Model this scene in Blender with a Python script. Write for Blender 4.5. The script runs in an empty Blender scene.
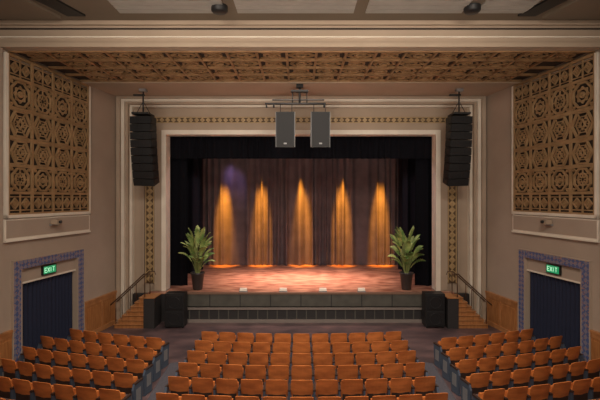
import bpy, math, random
from mathutils import Vector, Matrix
random.seed(7)
sc=bpy.context.scene
sc.view_settings.view_transform='Standard'
# ------------------------------------------------------------ materials
def mat(name,col,rough=0.6,metal=0.0,col2=None,scale=4.0,bump=0.0,emit=None,estr=0.0,stretch=(1,1,1),lo=0.3,hi=0.7,spec=None):
    m=bpy.data.materials.new(name); m.use_nodes=True
    nt=m.node_tree; b=nt.nodes['Principled BSDF']
    b.inputs['Roughness'].default_value=rough; b.inputs['Metallic'].default_value=metal
    if spec is not None: b.inputs['Specular IOR Level'].default_value=spec
    tc=nt.nodes.new('ShaderNodeTexCoord'); mp=nt.nodes.new('ShaderNodeMapping')
    mp.inputs['Scale'].default_value=stretch
    nt.links.new(tc.outputs['Object'],mp.inputs['Vector'])
    n=nt.nodes.new('ShaderNodeTexNoise'); n.inputs['Scale'].default_value=scale; n.inputs['Detail'].default_value=5
    nt.links.new(mp.outputs['Vector'],n.inputs['Vector'])
    r=nt.nodes.new('ShaderNodeValToRGB')
    if col2 is None: col2=tuple(c*0.88 for c in col)
    r.color_ramp.elements[0].position=lo; r.color_ramp.elements[1].position=hi
    r.color_ramp.elements[0].color=(*col2,1); r.color_ramp.elements[1].color=(*col,1)
    nt.links.new(n.outputs['Fac'],r.inputs['Fac']); nt.links.new(r.outputs['Color'],b.inputs['Base Color'])
    if bump>0:
        bp=nt.nodes.new('ShaderNodeBump'); bp.inputs['Strength'].default_value=bump; bp.inputs['Distance'].default_value=0.02
        nt.links.new(n.outputs['Fac'],bp.inputs['Height']); nt.links.new(bp.outputs['Normal'],b.inputs['Normal'])
    if emit:
        b.inputs['Emission Color'].default_value=(*emit,1); b.inputs['Emission Strength'].default_value=estr
    return m
M={}
M['wall']=mat('wall_plaster',(0.43,0.34,0.27),0.8,scale=1.2,col2=(0.39,0.305,0.24))
M['wall2']=mat('proscenium_plaster',(0.44,0.34,0.255),0.75,scale=1.0)
M['cream']=mat('cream_trim',(0.82,0.74,0.63),0.5,scale=2)
M['beam']=mat('beam_plaster',(0.42,0.32,0.235),0.7,scale=0.8)
M['ceil']=mat('ceiling_paint',(0.20,0.155,0.11),0.8,scale=0.8)
M['slat']=mat('white_slats',(0.42,0.40,0.36),0.6,scale=2)
M['gold']=mat('bronze_fretwork',(0.46,0.295,0.15),0.5,0.15,col2=(0.30,0.18,0.085),scale=3.5)
M['gilt']=mat('gilt_border',(0.52,0.37,0.19),0.45,0.1,col2=(0.36,0.24,0.11),scale=6)
M['giltbk']=mat('gilt_border_backing',(0.12,0.07,0.035),0.7,scale=6)
M['goldc']=mat('coffer_bronze',(0.40,0.235,0.11),0.5,0.1,col2=(0.23,0.125,0.055),scale=3.5)
M['golddk']=mat('fretwork_backing',(0.03,0.018,0.011),0.9,col2=(0.015,0.009,0.006),scale=3)
M['coffer']=mat('coffer_backing',(0.035,0.018,0.01),0.9,col2=(0.02,0.01,0.006),scale=3)
M['black']=mat('black_velvet',(0.006,0.006,0.009),0.95,scale=3,spec=0.1)
M['leg']=mat('black_drape_dim',(0.014,0.014,0.02),0.9,scale=3,spec=0.1)
M['blackbox']=mat('black_paint',(0.012,0.012,0.013),0.5,scale=8)
M['grille']=mat('speaker_grille',(0.018,0.018,0.02),0.5,0.3,scale=60)
M['grey']=mat('grey_metal',(0.35,0.35,0.36),0.4,0.5,scale=10)
M['curtain']=mat('stage_curtain_cloth',(0.165,0.13,0.14),0.75,scale=1.5,col2=(0.11,0.086,0.095))
M['stage']=mat('stage_boards',(0.54,0.28,0.19),0.4,col2=(0.20,0.07,0.045),scale=1.6,stretch=(1,2.2,1),lo=0.35,hi=0.65)
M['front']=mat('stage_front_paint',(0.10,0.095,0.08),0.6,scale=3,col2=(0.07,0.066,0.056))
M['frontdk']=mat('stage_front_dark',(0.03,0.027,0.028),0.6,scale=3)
M['lip']=mat('stage_lip_wood',(0.22,0.13,0.09),0.5,scale=3)
M['nose']=mat('stage_nosing',(0.24,0.20,0.18),0.5,scale=3)
M['floor']=mat('floor_finish',(0.16,0.10,0.10),0.4,col2=(0.065,0.045,0.05),scale=1.3,stretch=(1,1.6,1),lo=0.35,hi=0.68)
M['carpet']=mat('aisle_carpet',(0.085,0.08,0.095),0.9,scale=20,col2=(0.06,0.055,0.07))
M['oak']=mat('oak_wood',(0.46,0.20,0.07),0.45,col2=(0.30,0.115,0.035),scale=3,stretch=(6,6,0.8))
M['oakh']=mat('oak_rail',(0.50,0.23,0.09),0.4,col2=(0.34,0.14,0.05),scale=4)
M['seat']=mat('seat_plywood',(0.78,0.26,0.07),0.34,col2=(0.46,0.13,0.033),scale=2.5,stretch=(1,1,3))
M['seatdk']=mat('seat_shell_dark',(0.04,0.02,0.014),0.6,scale=5)
M['iron']=mat('seat_iron_blue',(0.08,0.105,0.15),0.5,0.2,scale=6)
M['navy']=mat('navy_drape',(0.010,0.015,0.042),0.85,scale=3)
M['leaf']=mat('leaf_green',(0.48,0.56,0.19),0.5,col2=(0.13,0.25,0.06),scale=3,lo=0.4,hi=0.6)
M['stem']=mat('stem_green',(0.22,0.26,0.08),0.6,scale=5)
M['soil']=mat('soil',(0.03,0.02,0.012),0.9,scale=20)
M['pot']=mat('pot_glaze',(0.045,0.04,0.04),0.35,scale=5)
M['bronze']=mat('handrail_bronze',(0.14,0.08,0.05),0.35,0.7,scale=6)
M['green']=mat('exit_green',(0.02,0.3,0.12),0.5,scale=3,emit=(0.02,0.45,0.18),estr=0.4)
M['white']=mat('exit_letters',(0.6,0.9,0.7),0.5,scale=3,emit=(0.5,1,0.65),estr=0.6)
# patterned tile door border
def tile_mat():
    m=bpy.data.materials.new('patterned_tile'); m.use_nodes=True; nt=m.node_tree; b=nt.nodes['Principled BSDF']
    tc=nt.nodes.new('ShaderNodeTexCoord'); mp=nt.nodes.new('ShaderNodeMapping'); mp.inputs['Rotation'].default_value=(0.78,0,0)
    ck=nt.nodes.new('ShaderNodeTexChecker'); ck.inputs['Scale'].default_value=9
    ck.inputs['Color1'].default_value=(0.06,0.10,0.25,1); ck.inputs['Color2'].default_value=(0.21,0.20,0.26,1)
    vo=nt.nodes.new('ShaderNodeTexVoronoi'); vo.inputs['Scale'].default_value=14
    mx=nt.nodes.new('ShaderNodeMixRGB'); mx.inputs['Color2'].default_value=(0.38,0.19,0.13,1)
    rp=nt.nodes.new('ShaderNodeValToRGB'); rp.color_ramp.elements[0].position=0.2; rp.color_ramp.elements[1].position=0.35
    rp.color_ramp.elements[0].color=(1,1,1,1); rp.color_ramp.elements[1].color=(0,0,0,1)
    nt.links.new(tc.outputs['Object'],mp.inputs['Vector']); nt.links.new(mp.outputs['Vector'],ck.inputs['Vector'])
    nt.links.new(mp.outputs['Vector'],vo.inputs['Vector']); nt.links.new(vo.outputs['Distance'],rp.inputs['Fac'])
    nt.links.new(rp.outputs['Color'],mx.inputs['Fac']); nt.links.new(ck.outputs['Color'],mx.inputs['Color1'])
    nt.links.new(mx.outputs['Color'],b.inputs['Base Color']); b.inputs['Roughness'].default_value=0.45
    return m
M['tile']=tile_mat()
# ------------------------------------------------------------ mesh builder
ident=lambda x,y,z:(x,y,z)
class MB:
    def __init__(s,fn=ident): s.v=[];s.f=[];s.mi=[];s.ms=[];s.fn=fn;s.sm=[]
    def mid(s,m):
        m=M[m]
        if m not in s.ms: s.ms.append(m)
        return s.ms.index(m)
    def add(s,vs,fs,m,smooth=False,fn=None):
        fn=fn or s.fn; o=len(s.v); s.v+=[fn(*p) for p in vs]; k=s.mid(m)
        for f in fs: s.f.append([o+i for i in f]); s.mi.append(k); s.sm.append(smooth)
    def box(s,x0,x1,y0,y1,z0,z1,m,fn=None):
        vs=[(x,y,z) for x in(x0,x1) for y in(y0,y1) for z in(z0,z1)]
        s.add(vs,[(0,1,3,2),(4,6,7,5),(0,4,5,1),(2,3,7,6),(0,2,6,4),(1,5,7,3)],m,fn=fn)
    def prism(s,pts,h0,h1,m,order='xzy',fn=None,smooth=False):
        n=len(pts); mk={'xzy':lambda a,b,c:(a,c,b),'xyz':lambda a,b,c:(a,b,c),'yzx':lambda a,b,c:(c,a,b)}[order]
        vs=[mk(a,b,h0) for a,b in pts]+[mk(a,b,h1) for a,b in pts]
        fs=[tuple(range(n)),tuple(range(2*n-1,n-1,-1))]+[(i,(i+1)%n,n+(i+1)%n,n+i) for i in range(n)]
        s.add(vs,fs,m,fn=fn,smooth=smooth)
    def ring(s,cu,cv,ro,w,n0,n1,seg,m,rot=0,order='xzy',fn=None,sx=1):
        mk={'xzy':lambda a,b,c:(a,c,b),'xyz':lambda a,b,c:(a,b,c)}[order]
        vs=[];fs=[]
        for i in range(seg):
            a=rot+2*math.pi*i/seg; c,q=math.cos(a)*sx,math.sin(a)
            for r,h in((ro,n0),(ro,n1),(ro-w,n1),(ro-w,n0)): vs.append(mk(cu+r*c,cv+r*q,h))
        for i in range(seg):
            j=(i+1)%seg
            for k in range(4): fs.append((4*i+k,4*j+k,4*j+(k+1)%4,4*i+(k+1)%4))
        s.add(vs,fs,m,fn=fn)
    def bar(s,a0,b0,a1,b1,w,n0,n1,m,order='xzy',fn=None):
        d=Vector((a1-a0,b1-b0)); L=d.length; d/=L; p=Vector((-d.y,d.x))*w/2
        s.prism([(a0+p.x,b0+p.y),(a1+p.x,b1+p.y),(a1-p.x,b1-p.y),(a0-p.x,b0-p.y)],n0,n1,m,order,fn)
    def tube(s,path,r,m,seg=8,fn=None):
        vs=[];fs=[];n=len(path); rr=r if isinstance(r,(list,tuple)) else [r]*n
        for i,p in enumerate(path):
            p=Vector(p); t=(Vector(path[min(i+1,n-1)])-Vector(path[max(i-1,0)])).normalized()
            up=Vector((0,0,1)) if abs(t.z)<0.9 else Vector((1,0,0))
            a=t.cross(up).normalized(); b=t.cross(a)
            for k in range(seg):
                q=p+rr[i]*(math.cos(2*math.pi*k/seg)*a+math.sin(2*math.pi*k/seg)*b); vs.append(tuple(q))
        for i in range(n-1):
            for k in range(seg): fs.append((i*seg+k,i*seg+(k+1)%seg,(i+1)*seg+(k+1)%seg,(i+1)*seg+k))
        fs.append(tuple(range(seg))); fs.append(tuple(range(n*seg-1,(n-1)*seg-1,-1)))
        s.add(vs,fs,m,True,fn)
    def lathe(s,cx,cy,prof,m,seg=24):
        vs=[];fs=[]
        for r,z in prof:
            for k in range(seg): vs.append((cx+r*math.cos(2*math.pi*k/seg),cy+r*math.sin(2*math.pi*k/seg),z))
        for i in range(len(prof)-1):
            for k in range(seg): fs.append((i*seg+k,i*seg+(k+1)%seg,(i+1)*seg+(k+1)%seg,(i+1)*seg+k))
        fs.append(tuple(range(seg)))
        s.add(vs,fs,m,True)
    def obj(s,name,parent=None,bevel=0,recalc=True,center=True):
        me=bpy.data.meshes.new(name+'_mesh')
        c=Vector((0,0,0))
        if center:
            xs=[Vector(v) for v in s.v]
            c=Vector([ (min(v[i] for v in xs)+max(v[i] for v in xs))/2 for i in range(3)])
            c.z=min(v.z for v in xs)
        me.from_pydata([tuple(Vector(v)-c) for v in s.v],[],s.f)
        for m in s.ms: me.materials.append(m)
        for p,k,q in zip(me.polygons,s.mi,s.sm): p.material_index=k; p.use_smooth=q
        if recalc:
            import bmesh
            bm=bmesh.new(); bm.from_mesh(me); bmesh.ops.recalc_face_normals(bm,faces=bm.faces); bm.to_mesh(me); bm.free()
        o=bpy.data.objects.new(name,me); sc.collection.objects.link(o); o.location=c
        if parent: o.parent=parent
        if bevel>0:
            b=o.modifiers.new('bevel','BEVEL'); b.width=bevel; b.segments=2; b.limit_method='ANGLE'
        return o
def empty(name,loc=(0,0,0)):
    e=bpy.data.objects.new(name,None); sc.collection.objects.link(e); e.empty_display_size=0.2; return e

# ------------------------------------------------------------ geometry constants
EYE=4.85
CU,SU=0.9906,0.1367
X12=7.2+0.138*(17.5-12.0)
def wallfn(side):
    def f(u,n,z):
        x=-X12+u*SU+n*CU; y=12.0+u*CU-n*SU
        return (-x,y,z) if side==1 else (x,y,z)
    return f
WF={-1:wallfn(-1),1:wallfn(1)}
STG=1.15
# ------------------------------------------------------------ floor / shell
b=MB(); b.box(-11,11,-3,18.5,-0.2,0,'floor'); b.obj('floor')
b=MB()
for sgn in(-1,1):
    b.prism([(sgn*3.12,13.4),(sgn*3.85,13.2),(sgn*3.45,6.5),(sgn*3.12,6.5)],0.001,0.012,'carpet','xyz')
b.obj('floor_aisle_carpet')
for side,nm in((-1,'left'),(1,'right')):
    f=WF[side]; b=MB(f)
    uo0,uo1,zo=0.58,3.14,2.86
    uE=5.6; uS=-15.0
    b.box(uS,uo0,-0.25,0,0,9.6,'wall'); b.box(uo1,uE,-0.25,0,0,9.6,'wall'); b.box(uo0,uo1,-0.25,0,zo,9.6,'wall')
    b.obj('wall_'+nm)
    b=MB(f)
    for (a,c) in((uS,0.25),(3.47,5.5)):
        b.box(a,c,0.002,0.05,0.0,1.2,'oak'); b.box(a,c,0.002,0.09,1.2,1.27,'oakh'); b.box(a,c,0.05,0.075,0.0,0.16,'oakh')
        n=max(1,int((c-a)/0.75)); w=(c-a)/n
        for i in range(n):
            x0=a+i*w
            b.box(x0,x0+0.09,0.05,0.07,0.16,1.2,'oakh'); b.box(x0,x0+w,0.05,0.068,1.08,1.2,'oakh'); b.box(x0+0.16,x0+w-0.07,0.05,0.062,0.26,1.0,'oak')
    b.obj('trim_wainscot_'+nm)
    dr=empty('door_%d'%(1 if side<0 else 2))
    b=MB(f)
    b.box(0.30,0.58,0.0,0.06,0,3.1,'tile'); b.box(3.14,3.42,0.0,0.06,0,3.1,'tile'); b.box(0.58,3.14,0.0,0.06,2.86,3.1,'tile')
    for (a,c,z0,z1) in((0.26,0.30,0,3.12),(3.42,3.46,0,3.12),(0.26,3.46,3.1,3.13)):
        b.box(a,c,0.0,0.07,z0,z1,'wall')
    b.box(0.58,0.62,-0.14,0.06,0,2.86,'wall'); b.box(3.10,3.14,-0.14,0.06,0,2.86,'wall')
    b.box(0.62,3.10,-0.14,-0.04,2.46,2.86,'wall'); b.box(0.62,3.10,-0.14,-0.02,2.42,2.47,'cream')
    b.obj('frame',dr)
    b=MB(f); n=150; vs=[];fs=[]
    for i in range(n+1):
        u=0.63+(3.09-0.63)*i/n
        nn=-0.12+0.045*math.sin(i*0.62+0.8*math.sin(i*0.11))
        vs+= [(u,nn,0.015),(u,nn*0.5-.06,2.44)]
    for i in range(n): fs.append((2*i,2*i+2,2*i+3,2*i+1))
    b.add(vs,fs,'navy',True); b.tube([(0.66,-0.12,2.42),(3.06,-0.12,2.42)],0.02,'bronze')
    b.obj('drape',dr)
    b=MB(f); b.box(0.4,3.3,-1.3,-1.2,0,3,'golddk'); b.obj('wall_vestibule_'+nm)
    # exit sign
    b=MB(f); c=1.78
    sw=0.27
    b.box(c-sw-0.03,c+sw+0.03,-0.039,0.03,2.53,2.81,'blackbox'); b.box(c-sw,c+sw,0.03,0.036,2.56,2.78,'green')
    def L(pts,off):
        for (a0,b0,a1,b1) in pts:
            A0,A1=off+a0*0.09,off+a1*0.09
            if side==1: A0,A1=2*c-A0,2*c-A1
            b.bar(A0,2.605+b0*0.13,A1,2.605+b1*0.13,0.02,0.036,0.042,'white')
    L([(0,0,0,1),(0,0,1,0),(0,1,1,1),(0,.5,.8,.5)],c-0.23)
    L([(0,0,1,1),(0,1,1,0)],c-0.11)
    L([(0.5,0,0.5,1)],c-0.01)
    L([(0.5,0,0.5,1),(0,1,1,1)],c+0.11)
    b.obj('exit_sign')
    # ornamental grille with frame
    grl=empty('ornamental_wall_grille')
    b=MB(f); U0,U1,Z0,Z1=0.0,3.78,4.30,8.70
    b.box(U0+.1,U1-.1,0.001,0.03,Z0+.1,Z1-.05,'golddk')
    for (a,c_,z0,z1) in((U0,U0+0.09,Z0,Z1+0.04),(U1-0.09,U1,Z0,Z1+0.04),(U0,U1,Z0,Z0+0.09)):
        b.box(a,c_,0.0,0.09,z0,z1,'cream')
    b.obj('frame',grl)
    b=MB(f); iu0,iu1,iz0,iz1=U0+.10,U1-.10,Z0+.10,Z1+.03
    g='gold'; N0,N1=0.03,0.085
    nc,nr=4,6; cw=(iu1-iu0)/nc
    # row heights: narrow border rows top and bottom, tall hexagon rows in the middle
    hs=[0.62,0.78,0.78,0.86,0.86,0.62]; tot=sum(hs); hs=[h_*(iz1-iz0)/tot for h_ in hs]
    zs=[iz0]
    for h_ in hs: zs.append(zs[-1]+h_)
    for i in range(nc+1):
        x=iu0+i*cw; b.box(x-.04,x+.04,N0,N1,iz0,iz1,g)
    for z in zs: b.box(iu0,iu1,N0,N1-.002,z-.04,z+.04,g)
    for j in range(nr):
        for i in range(nc):
            cu=iu0+(i+.5)*cw; cz=(zs[j]+zs[j+1])/2; hx,hz=cw/2-.04,hs[j]/2-.04; h=min(hx,hz)
            if j in(2,3):
                b.ring(cu,cz,h*1.12,0.055,N0,N1+.01,6,g,rot=0); b.ring(cu,cz,h*0.72,0.03,N0,N1-.01,6,g,rot=0)
                b.ring(cu,cz,h*0.45,0.045,N0,N1,3,g,rot=math.pi/2); b.ring(cu,cz,h*0.45,0.045,N0,N1-.004,3,g,rot=-math.pi/2)
                for k in range(6):
                    a=k*math.pi/3; b.bar(cu+h*.42*math.cos(a),cz+h*.42*math.sin(a),cu+h*1.05*math.cos(a),cz+h*1.05*math.sin(a),0.026,N0,N1-.02,g)
                for sx in(-1,1):
                    for sz in(-1,1): b.bar(cu+sx*h*.56,cz+sz*h*.95,cu+sx*hx,cz+sz*hz,0.03,N0,N1-.02,g); b.bar(cu+sx*hx,cz,cu+sx*h*1.0,cz,0.03,N0,N1-.02,g)
            elif j in(0,5):
                for q in(-.5,.5):
                    b.ring(cu+q*hx,cz,h*.62,0.045,N0,N1,4,g); b.ring(cu+q*hx,cz,h*.28,0.05,N0,N1-.01,4,g)
                b.bar(cu,cz-hz,cu,cz+hz,0.035,N0,N1-.015,g)
                b.bar(cu-hx,cz-hz*.72,cu+hx,cz-hz*.72,0.03,N0,N1-.025,g); b.bar(cu-hx,cz+hz*.72,cu+hx,cz+hz*.72,0.03,N0,N1-.025,g)
            else:
                b.ring(cu,cz,h*1.04,0.055,N0,N1+.006,8,g,rot=math.pi/8)
                if (i+j)%2==0:
                    b.ring(cu,cz,h*0.66,0.04,N0,N1-.01,4,g,rot=math.pi/4); b.ring(cu,cz,h*0.66,0.04,N0,N1-.013,4,g)
                    b.ring(cu,cz,h*0.25,0.06,N0,N1,8,g)
                else:
                    b.ring(cu,cz,h*.58,0.045,N0,N1-.01,12,g)
                    for k in range(8):
                        a=k*math.pi/4; b.bar(cu+h*.16*math.cos(a),cz+h*.16*math.sin(a),cu+h*.94*math.cos(a),cz+h*.94*math.sin(a),0.026,N0,N1-.02,g)
                for sx in(-1,1):
                    for sz in(-1,1): b.bar(cu+sx*hx,cz+sz*hz,cu+sx*h*.72,cz+sz*h*.72,0.035,N0,N1-.02,g); b.ring(cu+sx*hx*.84,cz+sz*hz*.86,0.06,0.025,N0,N1,4,g)
    b.obj('fretwork',grl)
    b=MB(f); b.box(-0.0,3.78,0.0,0.05,3.66,4.28,'cream'); b.box(0,3.78,0.05,0.09,3.66,3.71,'cream'); b.box(0.05,3.73,0.05,0.055,3.76,4.24,'wall')
    b.box(-15,-0.5,0.0,0.06,3.66,4.28,'cream')
    b.obj('trim_ledge_'+nm)
    b=MB(f); b.box(-0.42,-0.12,0,0.1,1.3,8.8,'wall'); b.obj('trim_pilaster_'+nm)
    b=MB(f); b.box(1.72,1.98,0.055,0.12,4.0,4.06,'grey'); b.box(1.72,1.98,0.10,0.30,4.05,4.19,'beam'); b.tube([(1.85,0.30,4.12),(1.85,0.36,4.12)],0.045,'blackbox',12)
    b.obj('wall_projector')
b=MB(); b.box(-11,11,-3.2,-3,0,9.6,'wall'); b.obj('wall_back')
# ceiling
ZC=9.52
b=MB(); b.box(-11,11,-3.2,11.9,ZC,ZC+0.2,'ceil')
b.obj('ceiling')
b=MB()
for (x0,x1) in((-4.55,-1.9),(-1.6,1.3),(1.6,4.0),(4.35,5.6)):
    yy=7.0
    while yy<11.3:
        b.box(x0,x1,yy,yy+0.20,ZC-0.04,ZC-0.001,'slat'); yy+=0.24
b.obj('ceiling_slat_panel')
b=MB()
for s_ in(-1,1):
    b.prism([(s_*6.3,8.5),(s_*6.8,8.5),(s_*5.95,11.45),(s_*5.5,11.45)],ZC-0.05,ZC-0.001,'blackbox','xyz')
    b.prism([(s_*6.9,8.5),(s_*8.6,8.5),(s_*8.0,11.5),(s_*6.15,11.5)],ZC-0.09,ZC-0.001,'ceil','xyz')
b.obj('ceiling_vent_slot')
for x in(-2.0,4.15):
    b=MB(); b.lathe(x,10.95,[(0.0,ZC-0.16),(0.16,ZC-0.16),(0.2,ZC-0.12),(0.2,ZC)],'blackbox',20); b.obj('ceiling_downlight')
b=MB(); b.box(-8.6,8.6,11.9,12.15,8.82,9.52,'beam')
b.box(-8.6,8.6,11.80,11.9,9.40,9.51,'beam'); b.box(-8.6,8.6,11.84,11.9,9.08,9.11,'cream'); b.box(-8.6,8.6,11.82,11.9,8.82,8.94,'beam'); b.box(-8.6,8.6,11.86,11.9,9.3,9.33,'golddk')
b.obj('ceiling_beam')
# ornate ceiling
Z8=8.8
def wx(y): return 7.2+0.138*(17.5-y)
b=MB(); b.prism([(-wx(12.15),12.15),(wx(12.15),12.15),(wx(15.3),15.3),(-wx(15.3),15.3)],Z8+0.06,Z8+0.3,'coffer','xyz')
b.obj('ceiling_ornate_backing')
b=MB(); b.prism([(-wx(15.3),15.3),(wx(15.3),15.3),(wx(17.45),17.45),(-wx(17.45),17.45)],Z8-0.0,Z8+0.3,'beam','xyz')
b.prism([(-wx(15.3)+.02,15.28),(wx(15.3)-.02,15.28),(wx(15.4)-.02,15.4),(-wx(15.4)+.02,15.4)],Z8-0.04,Z8,'beam','xyz')
b.obj('ceiling_soffit')
b=MB()
rows=4; y0=12.18; rh=(15.28-y0)/rows; cw=0.82
g='goldc'; ZT=Z8+0.058
for j in range(rows+1):
    y=y0+j*rh; X=wx(y)-0.02; b.box(-X,X,y-0.045,y+0.045,Z8-0.01,ZT,g)
for i in range(-10,11):
    for j in range(rows):
        cy=y0+(j+.5)*rh; cx=i*cw; lx=cx-cw/2
        if abs(lx)+.05<wx(cy+rh/2): b.box(lx-.035,lx+.035,cy-rh/2+.045,cy+rh/2-.045,Z8+0.0,ZT,g)
        if abs(cx)+cw/2>wx(cy+rh/2)-0.0: continue
        h=min(cw,rh)/2-0.05; t=(i+2*j)%3
        if j in(0,3): t=(i%2)
        if t==0:
            b.ring(cx,cy,h*1.1,0.055,Z8+0.01,ZT,4,g,order='xyz'); b.ring(cx,cy,h*.5,0.055,Z8+0.015,ZT,8,g,order='xyz')
            b.bar(cx-cw/2+.035,cy,cx-h,cy,0.05,Z8+0.025,ZT,g,'xyz'); b.bar(cx+h,cy,cx+cw/2-.035,cy,0.05,Z8+0.025,ZT,g,'xyz')
        elif t==1:
            b.bar(cx-cw/2,cy-rh/2,cx+cw/2,cy+rh/2,0.05,Z8+0.02,ZT,g,'xyz'); b.bar(cx-cw/2,cy+rh/2,cx+cw/2,cy-rh/2,0.05,Z8+0.022,ZT,g,'xyz')
            b.ring(cx,cy,h*.75,0.06,Z8+0.01,ZT,12,g,order='xyz')
        else:
            b.ring(cx,cy,h*1.0,0.055,Z8+0.01,ZT,6,g,order='xyz'); b.ring(cx,cy,h*.5,0.055,Z8+0.015,ZT,6,g,order='xyz')
            b.bar(cx,cy-rh/2+.045,cx,cy-h*.8,0.05,Z8+0.025,ZT,g,'xyz'); b.bar(cx,cy+h*.8,cx,cy+rh/2-.045,0.05,Z8+0.025,ZT,g,'xyz')
b.obj('ceiling_ornate_fretwork')
# ------------------------------------------------------------ proscenium
def uframe(b,xi,xo,zi,zo,y0,y1,m,zb=0.0):
    b.box(-xo,-xi,y0,y1,zb,zo,m); b.box(xi,xo,y0,y1,zb,zo,m); b.box(-xi,xi,y0,y1,zi,zo,m)
b=MB(); uframe(b,5.55,8.6,7.55,9.2,18.08,18.4,'wall2'); b.obj('wall_proscenium')
b=MB()
uframe(b,7.02,7.16,8.72,8.79,17.42,18.08,'wall2'); uframe(b,6.90,7.02,8.62,8.72,17.55,18.08,'cream')
uframe(b,6.80,6.90,8.54,8.62,17.68,18.08,'wall2'); uframe(b,6.70,6.80,8.46,8.54,17.85,18.08,'cream')
uframe(b,6.28,6.34,8.10,8.15,18.0,18.08,'wall2')
uframe(b,5.72,5.86,7.74,7.84,17.98,18.08,'wall2',STG)
uframe(b,5.56,5.72,7.56,7.74,17.96,18.5,'wall2',STG)
uframe(b,5.38,5.56,7.38,7.56,17.92,18.5,'cream',STG)
b.obj('trim_proscenium')
b=MB(); uframe(b,5.88,6.22,7.86,8.08,18.02,18.08,'giltbk',1.45)
def orn(cx,cz,h):
    b.ring(cx,cz,h,0.045,17.98,18.02,4,'gilt'); b.ring(cx,cz,h*.55,h*.4,17.97,18.02,8,'gilt')
for s_ in(-1,1):
    z=1.62
    while z<7.9: orn(s_*6.05,z,0.14); z+=0.25
    b.box(s_*6.05-.175,s_*6.05-.14,17.98,18.02,1.45,8.08,'gilt'); b.box(s_*6.05+.14,s_*6.05+.175,17.98,18.02,1.45,8.08,'gilt')
x=-5.8
while x<=5.81: orn(x,7.97,0.10); x+=0.232
b.box(-6.2,6.2,17.98,18.02,8.06,8.09,'gilt'); b.box(-5.9,5.9,17.98,18.02,7.85,7.88,'gilt')
b.obj('trim_gilt_border')
# ------------------------------------------------------------ stage
b=MB()
b.box(-7.98,7.98,18.41,26.48,0,STG,'stage'); b.box(-6.0,6.0,17.62,17.89,STG-0.06,STG,'stage'); b.box(-5.36,5.36,17.89,18.41,0.6,STG,'stage')
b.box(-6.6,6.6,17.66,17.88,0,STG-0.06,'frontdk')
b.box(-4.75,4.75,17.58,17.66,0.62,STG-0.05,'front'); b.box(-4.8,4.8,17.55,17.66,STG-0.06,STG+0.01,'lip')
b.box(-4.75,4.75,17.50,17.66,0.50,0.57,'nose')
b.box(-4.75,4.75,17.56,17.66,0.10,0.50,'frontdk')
x=-4.75
while x<4.7: b.box(x,x+0.04,17.54,17.56,0.10,0.50,'front'); x+=0.38
x=-4.75
while x<4.8: b.box(x-0.02,x+0.02,17.575,17.58,0.62,STG-0.06,'frontdk'); x+=1.187
b.box(-4.75,4.75,17.5,17.56,0,0.12,'nose')
b.obj('floor_stage_platform')
for nm,a in (('left',(-8.2,-8,18.4,26.7,0,9.2)),('right',(8,8.2,18.4,26.7,0,9.2)),('upstage',(-8,8,26.5,26.7,0,9.2))):
    b=MB(); b.box(*a,'black'); b.obj('wall_stagehouse_'+nm)
b=MB(); b.box(-8.2,8.2,18.4,26.7,9.2,9.4,'black'); b.obj('ceiling_stagehouse')
def drape(name,x0,x1,y,z0,z1,amp,per,m,seed=0,rows=8):
    rnd=random.Random(seed); n=int((x1-x0)/per*10); b=MB(); ph=0; vs=[]; cols=[]
    for i in range(n+1):
        x=x0+(x1-x0)*i/n; ph+=2*math.pi/10*(0.85+0.45*math.sin(i*0.07+seed)+rnd.uniform(-.08,.08))
        cols.append((x,ph,amp*(0.8+0.35*math.sin(i*0.031+seed*2))))
    for r in range(rows+1):
        t=r/rows; z=z0+(z1-z0)*t
        for (x,p,a) in cols:
            k=1.15-0.45*t
            vs.append((x+0.02*math.sin(p*.5+t*2),y+a*k*(math.sin(p)+0.25*math.sin(2*p+1))+0.02*math.sin(t*3+p*.3),z))
    fs=[]; w=n+1
    for r in range(rows):
        for i in range(n): fs.append((r*w+i,r*w+i+1,(r+1)*w+i+1,(r+1)*w+i))
    b.add(vs,fs,m,True); return b.obj(name,recalc=False)
drape('upstage_curtain',-7.3,7.3,24.8,STG+0.01,8.4,0.14,0.38,'curtain',4)
for s_ in(-1,1):
    def rng(a,c): return (a,c) if s_>0 else (-c,-a)
    a,c=rng(4.80,6.6); drape('black_leg_drape',a,c,18.95,STG+0.01,8.6,0.07,0.3,'black',3+s_)
    a,c=rng(4.95,7.6); drape('black_leg_drape',a,c,22.0,STG+0.01,8.6,0.1,0.35,'leg',8+s_)
    a,c=rng(5.05,7.7); drape('black_leg_drape',a,c,23.3,STG+0.01,8.6,0.1,0.35,'leg',13+s_)
drape('black_valance',-6.7,6.7,18.66,6.48,8.6,0.05,0.28,'black',21)
drape('black_border_drape',-7.4,7.4,21.2,6.75,8.8,0.05,0.3,'leg',25)
drape('black_border_drape',-7.6,7.6,23.0,7.0,8.8,0.05,0.3,'leg',27)
batten=empty('stage_light_batten')
b=MB(); b.tube([(-4.7,23.7,8.0),(4.8,23.7,8.0)],0.03,'blackbox'); b.obj('pipe',batten)
spotX=[-4.2,-2.15,0.1,2.26,4.37]
for i,x in enumerate(spotX):
    b=MB(); b.tube([(x,23.7,8.0),(x,23.7,7.85),(x,23.74,7.6)],[0.06,0.1,0.11],'blackbox',12); b.obj('spotlight_can_%d'%(i+1),batten)
for x in(-2.27,-0.7,0.86,2.38):
    b=MB(); b.box(x-0.16,x+0.16,17.67,17.80,STG+0.002,STG+0.05,'grey'); b.prism([(17.68,STG+.05),(17.80,STG+.05),(17.80,STG+.15),(17.72,STG+.13)],x-0.14,x+0.14,'cream','yzx'); b.obj('footlight')
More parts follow.
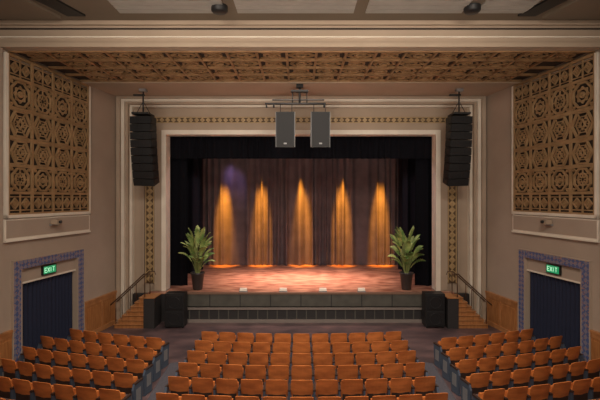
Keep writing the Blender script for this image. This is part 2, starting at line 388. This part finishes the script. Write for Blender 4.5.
# ------------------------------------------------------------ floor subwoofers
for cx in(-4.72,5.0):
    b=MB()
    b.box(cx-.36,cx+.36,16.75,17.28,0.05,1.28,'blackbox')
    b.box(cx-.31,cx+.31,16.72,16.75,0.10,0.62,'grille'); b.box(cx-.31,cx+.31,16.72,16.75,0.70,1.22,'grille')
    for q in(0.36,0.96): b.ring(cx,q,0.22,0.02,16.705,16.72,20,'blackbox')
    for dx in(-.3,.3):
        for dy in(16.8,17.2): b.tube([(cx+dx,dy,0.0),(cx+dx,dy,0.06)],0.03,'blackbox')
    b.obj('floor_subwoofer',bevel=0.01)
# ------------------------------------------------------------ stairs with handrails
for s_ in(-1,1):
    st=empty('stage_steps'); fn=(lambda x,y,z,s=s_:(s*x,y,z)); b=MB(fn)
    n=7; xo,xi=6.95,5.85; ya,yb=16.7,17.38
    for i in range(n):
        x1=xo-(xo-xi)*i/n; h=STG*(i+1)/n
        b.box(xi-0.0,x1,ya+.04,yb,h-STG/n,h-0.03,'oak'); b.box(xi,x1+0.02,ya,yb,h-0.03,h,'oakh')
    b.obj('steps',st)
    b=MB(fn); b.box(5.45,5.85,ya,17.5,0,STG-0.03,'frontdk'); b.box(5.43,5.87,ya-.02,17.5,STG-0.03,STG,'oakh'); b.obj('landing',st)
    b=MB(fn)
    for y in(ya+.06,yb-.04):
        b.tube([(7.1,y,0.86),(7.0,y,0.95),(5.85,y,2.02),(5.65,y,2.02),(5.6,y,1.9)],0.024,'bronze')
        for x,z0,z1 in((6.9,0.16,1.05),(6.35,0.75,1.56),(5.82,1.14,2.0)): b.tube([(x,y,z0),(x,y,z1)],0.018,'bronze')
    b.obj('handrail',st)
# ------------------------------------------------------------ line arrays
for s_ in(-1,1):
    arr=empty('line_array_speaker'); cx=s_*5.72; cy=16.3
    z=7.78; y=cy; nb=9; h=0.275
    b=MB(); b.box(cx-.30,cx+.30,cy-.35,cy+.35,7.84,7.90,'blackbox')
    b.tube([(cx,cy,7.9),(cx,cy,8.79)],0.03,'blackbox'); b.tube([(cx-.25,cy,7.9),(cx,cy,8.35),(cx+.25,cy,7.9)],0.015,'blackbox')
    b.box(cx-.12,cx+.12,cy-.12,cy+.12,8.70,8.79,'grey'); b.box(cx-.35,cx+.05,cy-.05,cy+.05,8.55,8.60,'blackbox'); b.obj('rigging_frame',arr)
    for k in range(nb):
        a=0.02+k*0.035
        R=Matrix.Translation((cx,y,z))@Matrix.Rotation(a,4,'X')@Matrix.Rotation(s_*0.12,4,'Z')
        fn=lambda px,py,pz,R=R:tuple(R@Vector((px,py,pz)))
        b=MB(fn)
        b.prism([(-.39,-.25),(.39,-.25),(.36,.3),(-.36,.3)],-h+0.015,0,'blackbox','xyz')
        b.box(-.36,-.08,-.262,-.25,-h+.035,-.02,'grille'); b.box(.08,.36,-.262,-.25,-h+.035,-.02,'grille'); b.box(-.07,.07,-.258,-.25,-h+.04,-.03,'grille')
        b.box(-.41,-.39,-.2,.2,-h+.05,-.04,'blackbox'); b.box(.39,.41,-.2,.2,-h+.05,-.04,'blackbox')
        b.obj('speaker_box_%d'%(k+1),arr,center=False)
        y+=math.sin(a)*h*1.0; z-=math.cos(a)*h
# ------------------------------------------------------------ central cluster
cl=empty('center_speaker_cluster'); yb=15.6
b=MB()
b.tube([(-1.25,yb,8.12),(0.85,yb,8.12)],0.035,'blackbox'); b.tube([(-1.0,yb,8.25),(0.8,yb,8.25)],0.025,'blackbox')
b.tube([(-.05,yb,8.12),(-.05,yb,8.79)],0.04,'blackbox'); b.box(-.35,.25,yb-.1,yb+.1,8.52,8.58,'blackbox'); b.box(-.17,.07,yb-.1,yb+.1,8.68,8.79,'blackbox')
b.tube([(-.3,yb,8.55),(-.3,yb,8.12)],0.02,'blackbox'); b.tube([(.2,yb,8.55),(.2,yb,8.12)],0.02,'blackbox')
CX=(-.52,.64)
for x in CX:
    for dx in(-.2,.2): b.tube([(x+dx,yb,8.12),(x+dx,yb,7.80)],0.012,'blackbox')
for x in(-1.2,-.95,.8): b.tube([(x,yb,8.12),(x,yb,7.98)],0.03,'blackbox')
b.obj('rigging_bar',cl)
for i,x in enumerate(CX):
    R=Matrix.Translation((x,yb,7.82))@Matrix.Rotation(0.10,4,'X')@Matrix.Rotation((-0.1,0.1)[i],4,'Z')
    fn=lambda px,py,pz,R=R:tuple(R@Vector((px,py,pz)))
    b=MB(fn); b.prism([(-.32,-.25),(.32,-.25),(.24,.28),(-.24,.28)],-1.2,0,'blackbox','xyz')
    b.box(-.28,.28,-.27,-.25,-1.16,-.04,'grille'); b.box(-.33,-.32,-.26,-.1,-1.2,0,'grey'); b.box(.32,.33,-.26,-.1,-1.2,0,'grey'); b.box(-.05,.05,-.275,-.27,-1.1,-1.05,'grey')
    b.obj('speaker_cabinet_%d'%(i+1),cl,center=False)
# ------------------------------------------------------------ plants
def plant(cx,cy,z0,seed):
    rnd=random.Random(seed); p=empty('potted_palm')
    b=MB(); b.lathe(cx,cy,[(0.17,z0+0.001),(0.19,z0+0.03),(0.26,z0+0.62),(0.29,z0+0.64),(0.29,z0+0.70),(0.25,z0+0.70),(0.24,z0+0.64),(0.0,z0+0.64)],'pot'); b.obj('pot',p)
    b=MB(); zb=z0+0.64
    b.lathe(cx,cy,[(0.24,zb-.02),(0.2,zb+.02),(0,zb+.03)],'soil')
    N=28
    for i in range(N):
        az=i*2.399+rnd.uniform(-.3,.3); t=i/N; lean=0.08+0.62*(1-t)+rnd.uniform(-.05,.08)
        Ls=0.35+1.05*t+rnd.uniform(-.1,.1); Lb=0.66+rnd.uniform(-.1,.15)
        d=Vector((math.cos(az),math.sin(az),0)); side=Vector((-d.y,d.x,0))
        pos=Vector((cx,cy,zb))+d*0.06; th=lean*0.42; pts=[tuple(pos)]
        for k in range(5):
            pos=pos+(d*math.sin(th)+Vector((0,0,1))*math.cos(th))*Ls/5; th+=lean*0.06; pts.append(tuple(pos))
        b.tube(pts,[.02,.018,.016,.014,.012,.010],'stem',6)
        S=18; vs=[];fs=[]
        roll=rnd.uniform(-.7,.7); sd=(side*math.cos(roll)+Vector((0,0,1))*math.sin(roll))
        for k in range(S+1):
            u=k/S; w=0.145*math.sin(math.pi*min(1,u*0.93+0.07))**0.7*(1.0 if k%2==0 else 0.55)
            dr=d*math.sin(th)+Vector((0,0,1))*math.cos(th); nrm=dr.cross(sd).normalized()
            vs+=[tuple(pos+sd*w-nrm*0.03),tuple(pos),tuple(pos-sd*w-nrm*0.03)]
            pos=pos+dr*Lb/S; th+=(0.03+0.10*lean)*1.0*(0.5+u)
        for k in range(S):
            for q in(0,1): fs.append((3*k+q,3*k+q+1,3*k+q+4,3*k+q+3))
        b.add(vs,fs,'leaf',True)
    b.obj('foliage',p,recalc=False)
plant(-4.18,18.2,STG,3); plant(4.26,18.2,STG,9)
# ------------------------------------------------------------ seats
def seat(b,T):
    fn=lambda x,y,z:tuple(T@Vector((x,y,z)))
    W=0.245; nx,nz=6,5; vs=[];fs=[]
    def P(i,j,off):
        u=-1+2*i/nx; t=j/nz
        w=W*(1-0.05*(t**3))
        x=u*w; z=0.50+0.37*t-(0.022*abs(u)**4 if j==nz else 0)
        y=-0.02-0.10*t+0.035*(u*u)+off
        return (x,y,z)
    w1=nx+1
    for off in(0,-0.022):
        for j in range(nz+1):
            for i in range(nx+1): vs.append(P(i,j,off))
    o=w1*(nz+1)
    for j in range(nz):
        for i in range(nx):
            a=j*w1+i; fs.append((a,a+1,a+w1+1,a+w1)); fs.append((o+a,o+a+w1,o+a+w1+1,o+a+1))
    for i in range(nx):
        fs.append((i,o+i,o+i+1,i+1)); a=nz*w1+i; fs.append((a,a+1,o+a+1,o+a))
    for j in range(nz):
        a=j*w1; fs.append((a,a+w1,o+a+w1,o+a)); a=j*w1+nx; fs.append((a,o+a,o+a+w1,a+w1))
    b.add(vs,fs,'seat',False,fn)
    b.prism([(0.06,0.40),(0.20,0.44),(0.15,0.70),(0.10,0.70)],-0.22,0.22,'seat','yzx',fn)
    b.box(-.2,.2,-0.04,-0.015,0.36,0.51,'seatdk',fn)
def standard(b,T,end=False):
    fn=lambda x,y,z:tuple(T@Vector((x,y,z)))
    b.box(-.02,.02,-.10,.05,0.02,0.60,'iron',fn); b.box(-.03,.03,-.16,.16,0.0,0.03,'iron',fn)
    b.box(-.03,.03,-.10,.26,0.60,0.635,'seatdk',fn)
    if end:
        b.prism([(-.14,.0),(.20,.0),(.26,.6),(.20,.62),(-.10,.62),(-.16,.5)],-.025,.025,'iron','yzx',fn)
        b.box(-.03,.03,-.05,.15,.18,.48,'grey',fn)
C=(0,31.3); SWd=0.55
def place(R,th):
    x=R*math.sin(th); y=C[1]-R*math.cos(th)
    return Matrix.Translation((x,y,0.012))@Matrix.Rotation(th,4,'Z')
for k in range(8):
    R=18.0+0.84*k
    b=MB()
    for i in range(11): seat(b,place(R,(i-5)*SWd/R))
    for i in range(12): standard(b,place(R,(i-5.5)*SWd/R),i in(0,11))
    b.obj('theater_seat_row')
for s_ in(-1,1):
    for k in range(1,9):
        R=18.0+0.84*k; st=3.98-0.05*k; th0=math.asin(st/R); b=MB(); n=0
        while True:
            th=th0+(n+.5)*SWd/R; x=R*math.sin(th); y=C[1]-R*math.cos(th)
            if x+0.45>wx(y) or n>8 or (k==1 and n>=6): break
            seat(b,place(R,s_*th)); n+=1
        for i in range(n+1): standard(b,place(R,s_*(th0+i*SWd/R)),i in(0,n))
        b.obj('theater_seat_row')
# ------------------------------------------------------------ lights
def area(name,loc,target,sx,sy,e,col,spread=180):
    l=bpy.data.lights.new(name,'AREA'); l.shape='RECTANGLE'; l.size=sx; l.size_y=sy; l.energy=e; l.color=col; l.spread=math.radians(spread)
    o=bpy.data.objects.new(name,l); sc.collection.objects.link(o); o.location=loc
    o.rotation_euler=(Vector(target)-Vector(loc)).to_track_quat('-Z','Y').to_euler(); return o
def spot(name,loc,target,ang,blend,e,col,r=0.05):
    l=bpy.data.lights.new(name,'SPOT'); l.spot_size=math.radians(ang); l.spot_blend=blend; l.energy=e; l.color=col; l.shadow_soft_size=r
    o=bpy.data.objects.new(name,l); sc.collection.objects.link(o); o.location=loc
    o.rotation_euler=(Vector(target)-Vector(loc)).to_track_quat('-Z','Y').to_euler(); return o
W=(1.0,0.87,0.73)
area('house_light',(-3.5,5,9.2),(-2.5,14.5,1),3,1.5,270,W,130); area('house_light',(3.5,5,9.2),(2.5,14.5,1),3,1.5,270,W,130)
area('house_light',(0,9,9.3),(0,10.5,0),6,1.5,250,W,110)
area('front_fill',(0,-1.5,5.5),(0,14,6.0),7,1.5,120,W)  # added frontal fill from behind the camera, not a theatre fixture
area('ceiling_fill',(0,2.2,2.4),(0,13.8,8.8),11,0.8,150,W,60)  # added out-of-view fill from below, brightens the ornate ceiling
area('floor_wash',(0,15.5,8.6),(0,16.8,0),8,0.8,80,W,120)
for i,x in enumerate(spotX):
    o=spot('gold_spot',(x,23.75,7.52),(x,25.3,1.2),31,0.9,7500,(1.0,0.38,0.03),0.12); o.scale=(0.55,1,1)
area('stage_wash',(0,20.6,8.0),(0,20.9,1),4.5,1.2,360,(1.0,0.64,0.50),60)
area('stage_wash_cool',(0,20.3,7.9),(0,22.4,1),9,0.8,150,(1.0,0.75,0.82))
spot('violet_spot',(-4.3,23.6,7.4),(-3.7,24.8,5.8),40,1.0,150,(0.6,0.4,1.0),0.2)
w=bpy.data.worlds.new('world'); sc.world=w; w.use_nodes=True; w.node_tree.nodes['Background'].inputs[0].default_value=(0.5,0.45,0.4,1); w.node_tree.nodes['Background'].inputs[1].default_value=0.3
# ------------------------------------------------------------ camera
cd=bpy.data.cameras.new('camera'); cam=bpy.data.objects.new('camera',cd); sc.collection.objects.link(cam)
cam.location=(-0.04,0,EYE); cam.rotation_euler=(math.pi/2,0,0); cd.lens=27; cd.sensor_width=36; cd.shift_y=-0.0033; cd.clip_end=200
sc.camera=cam
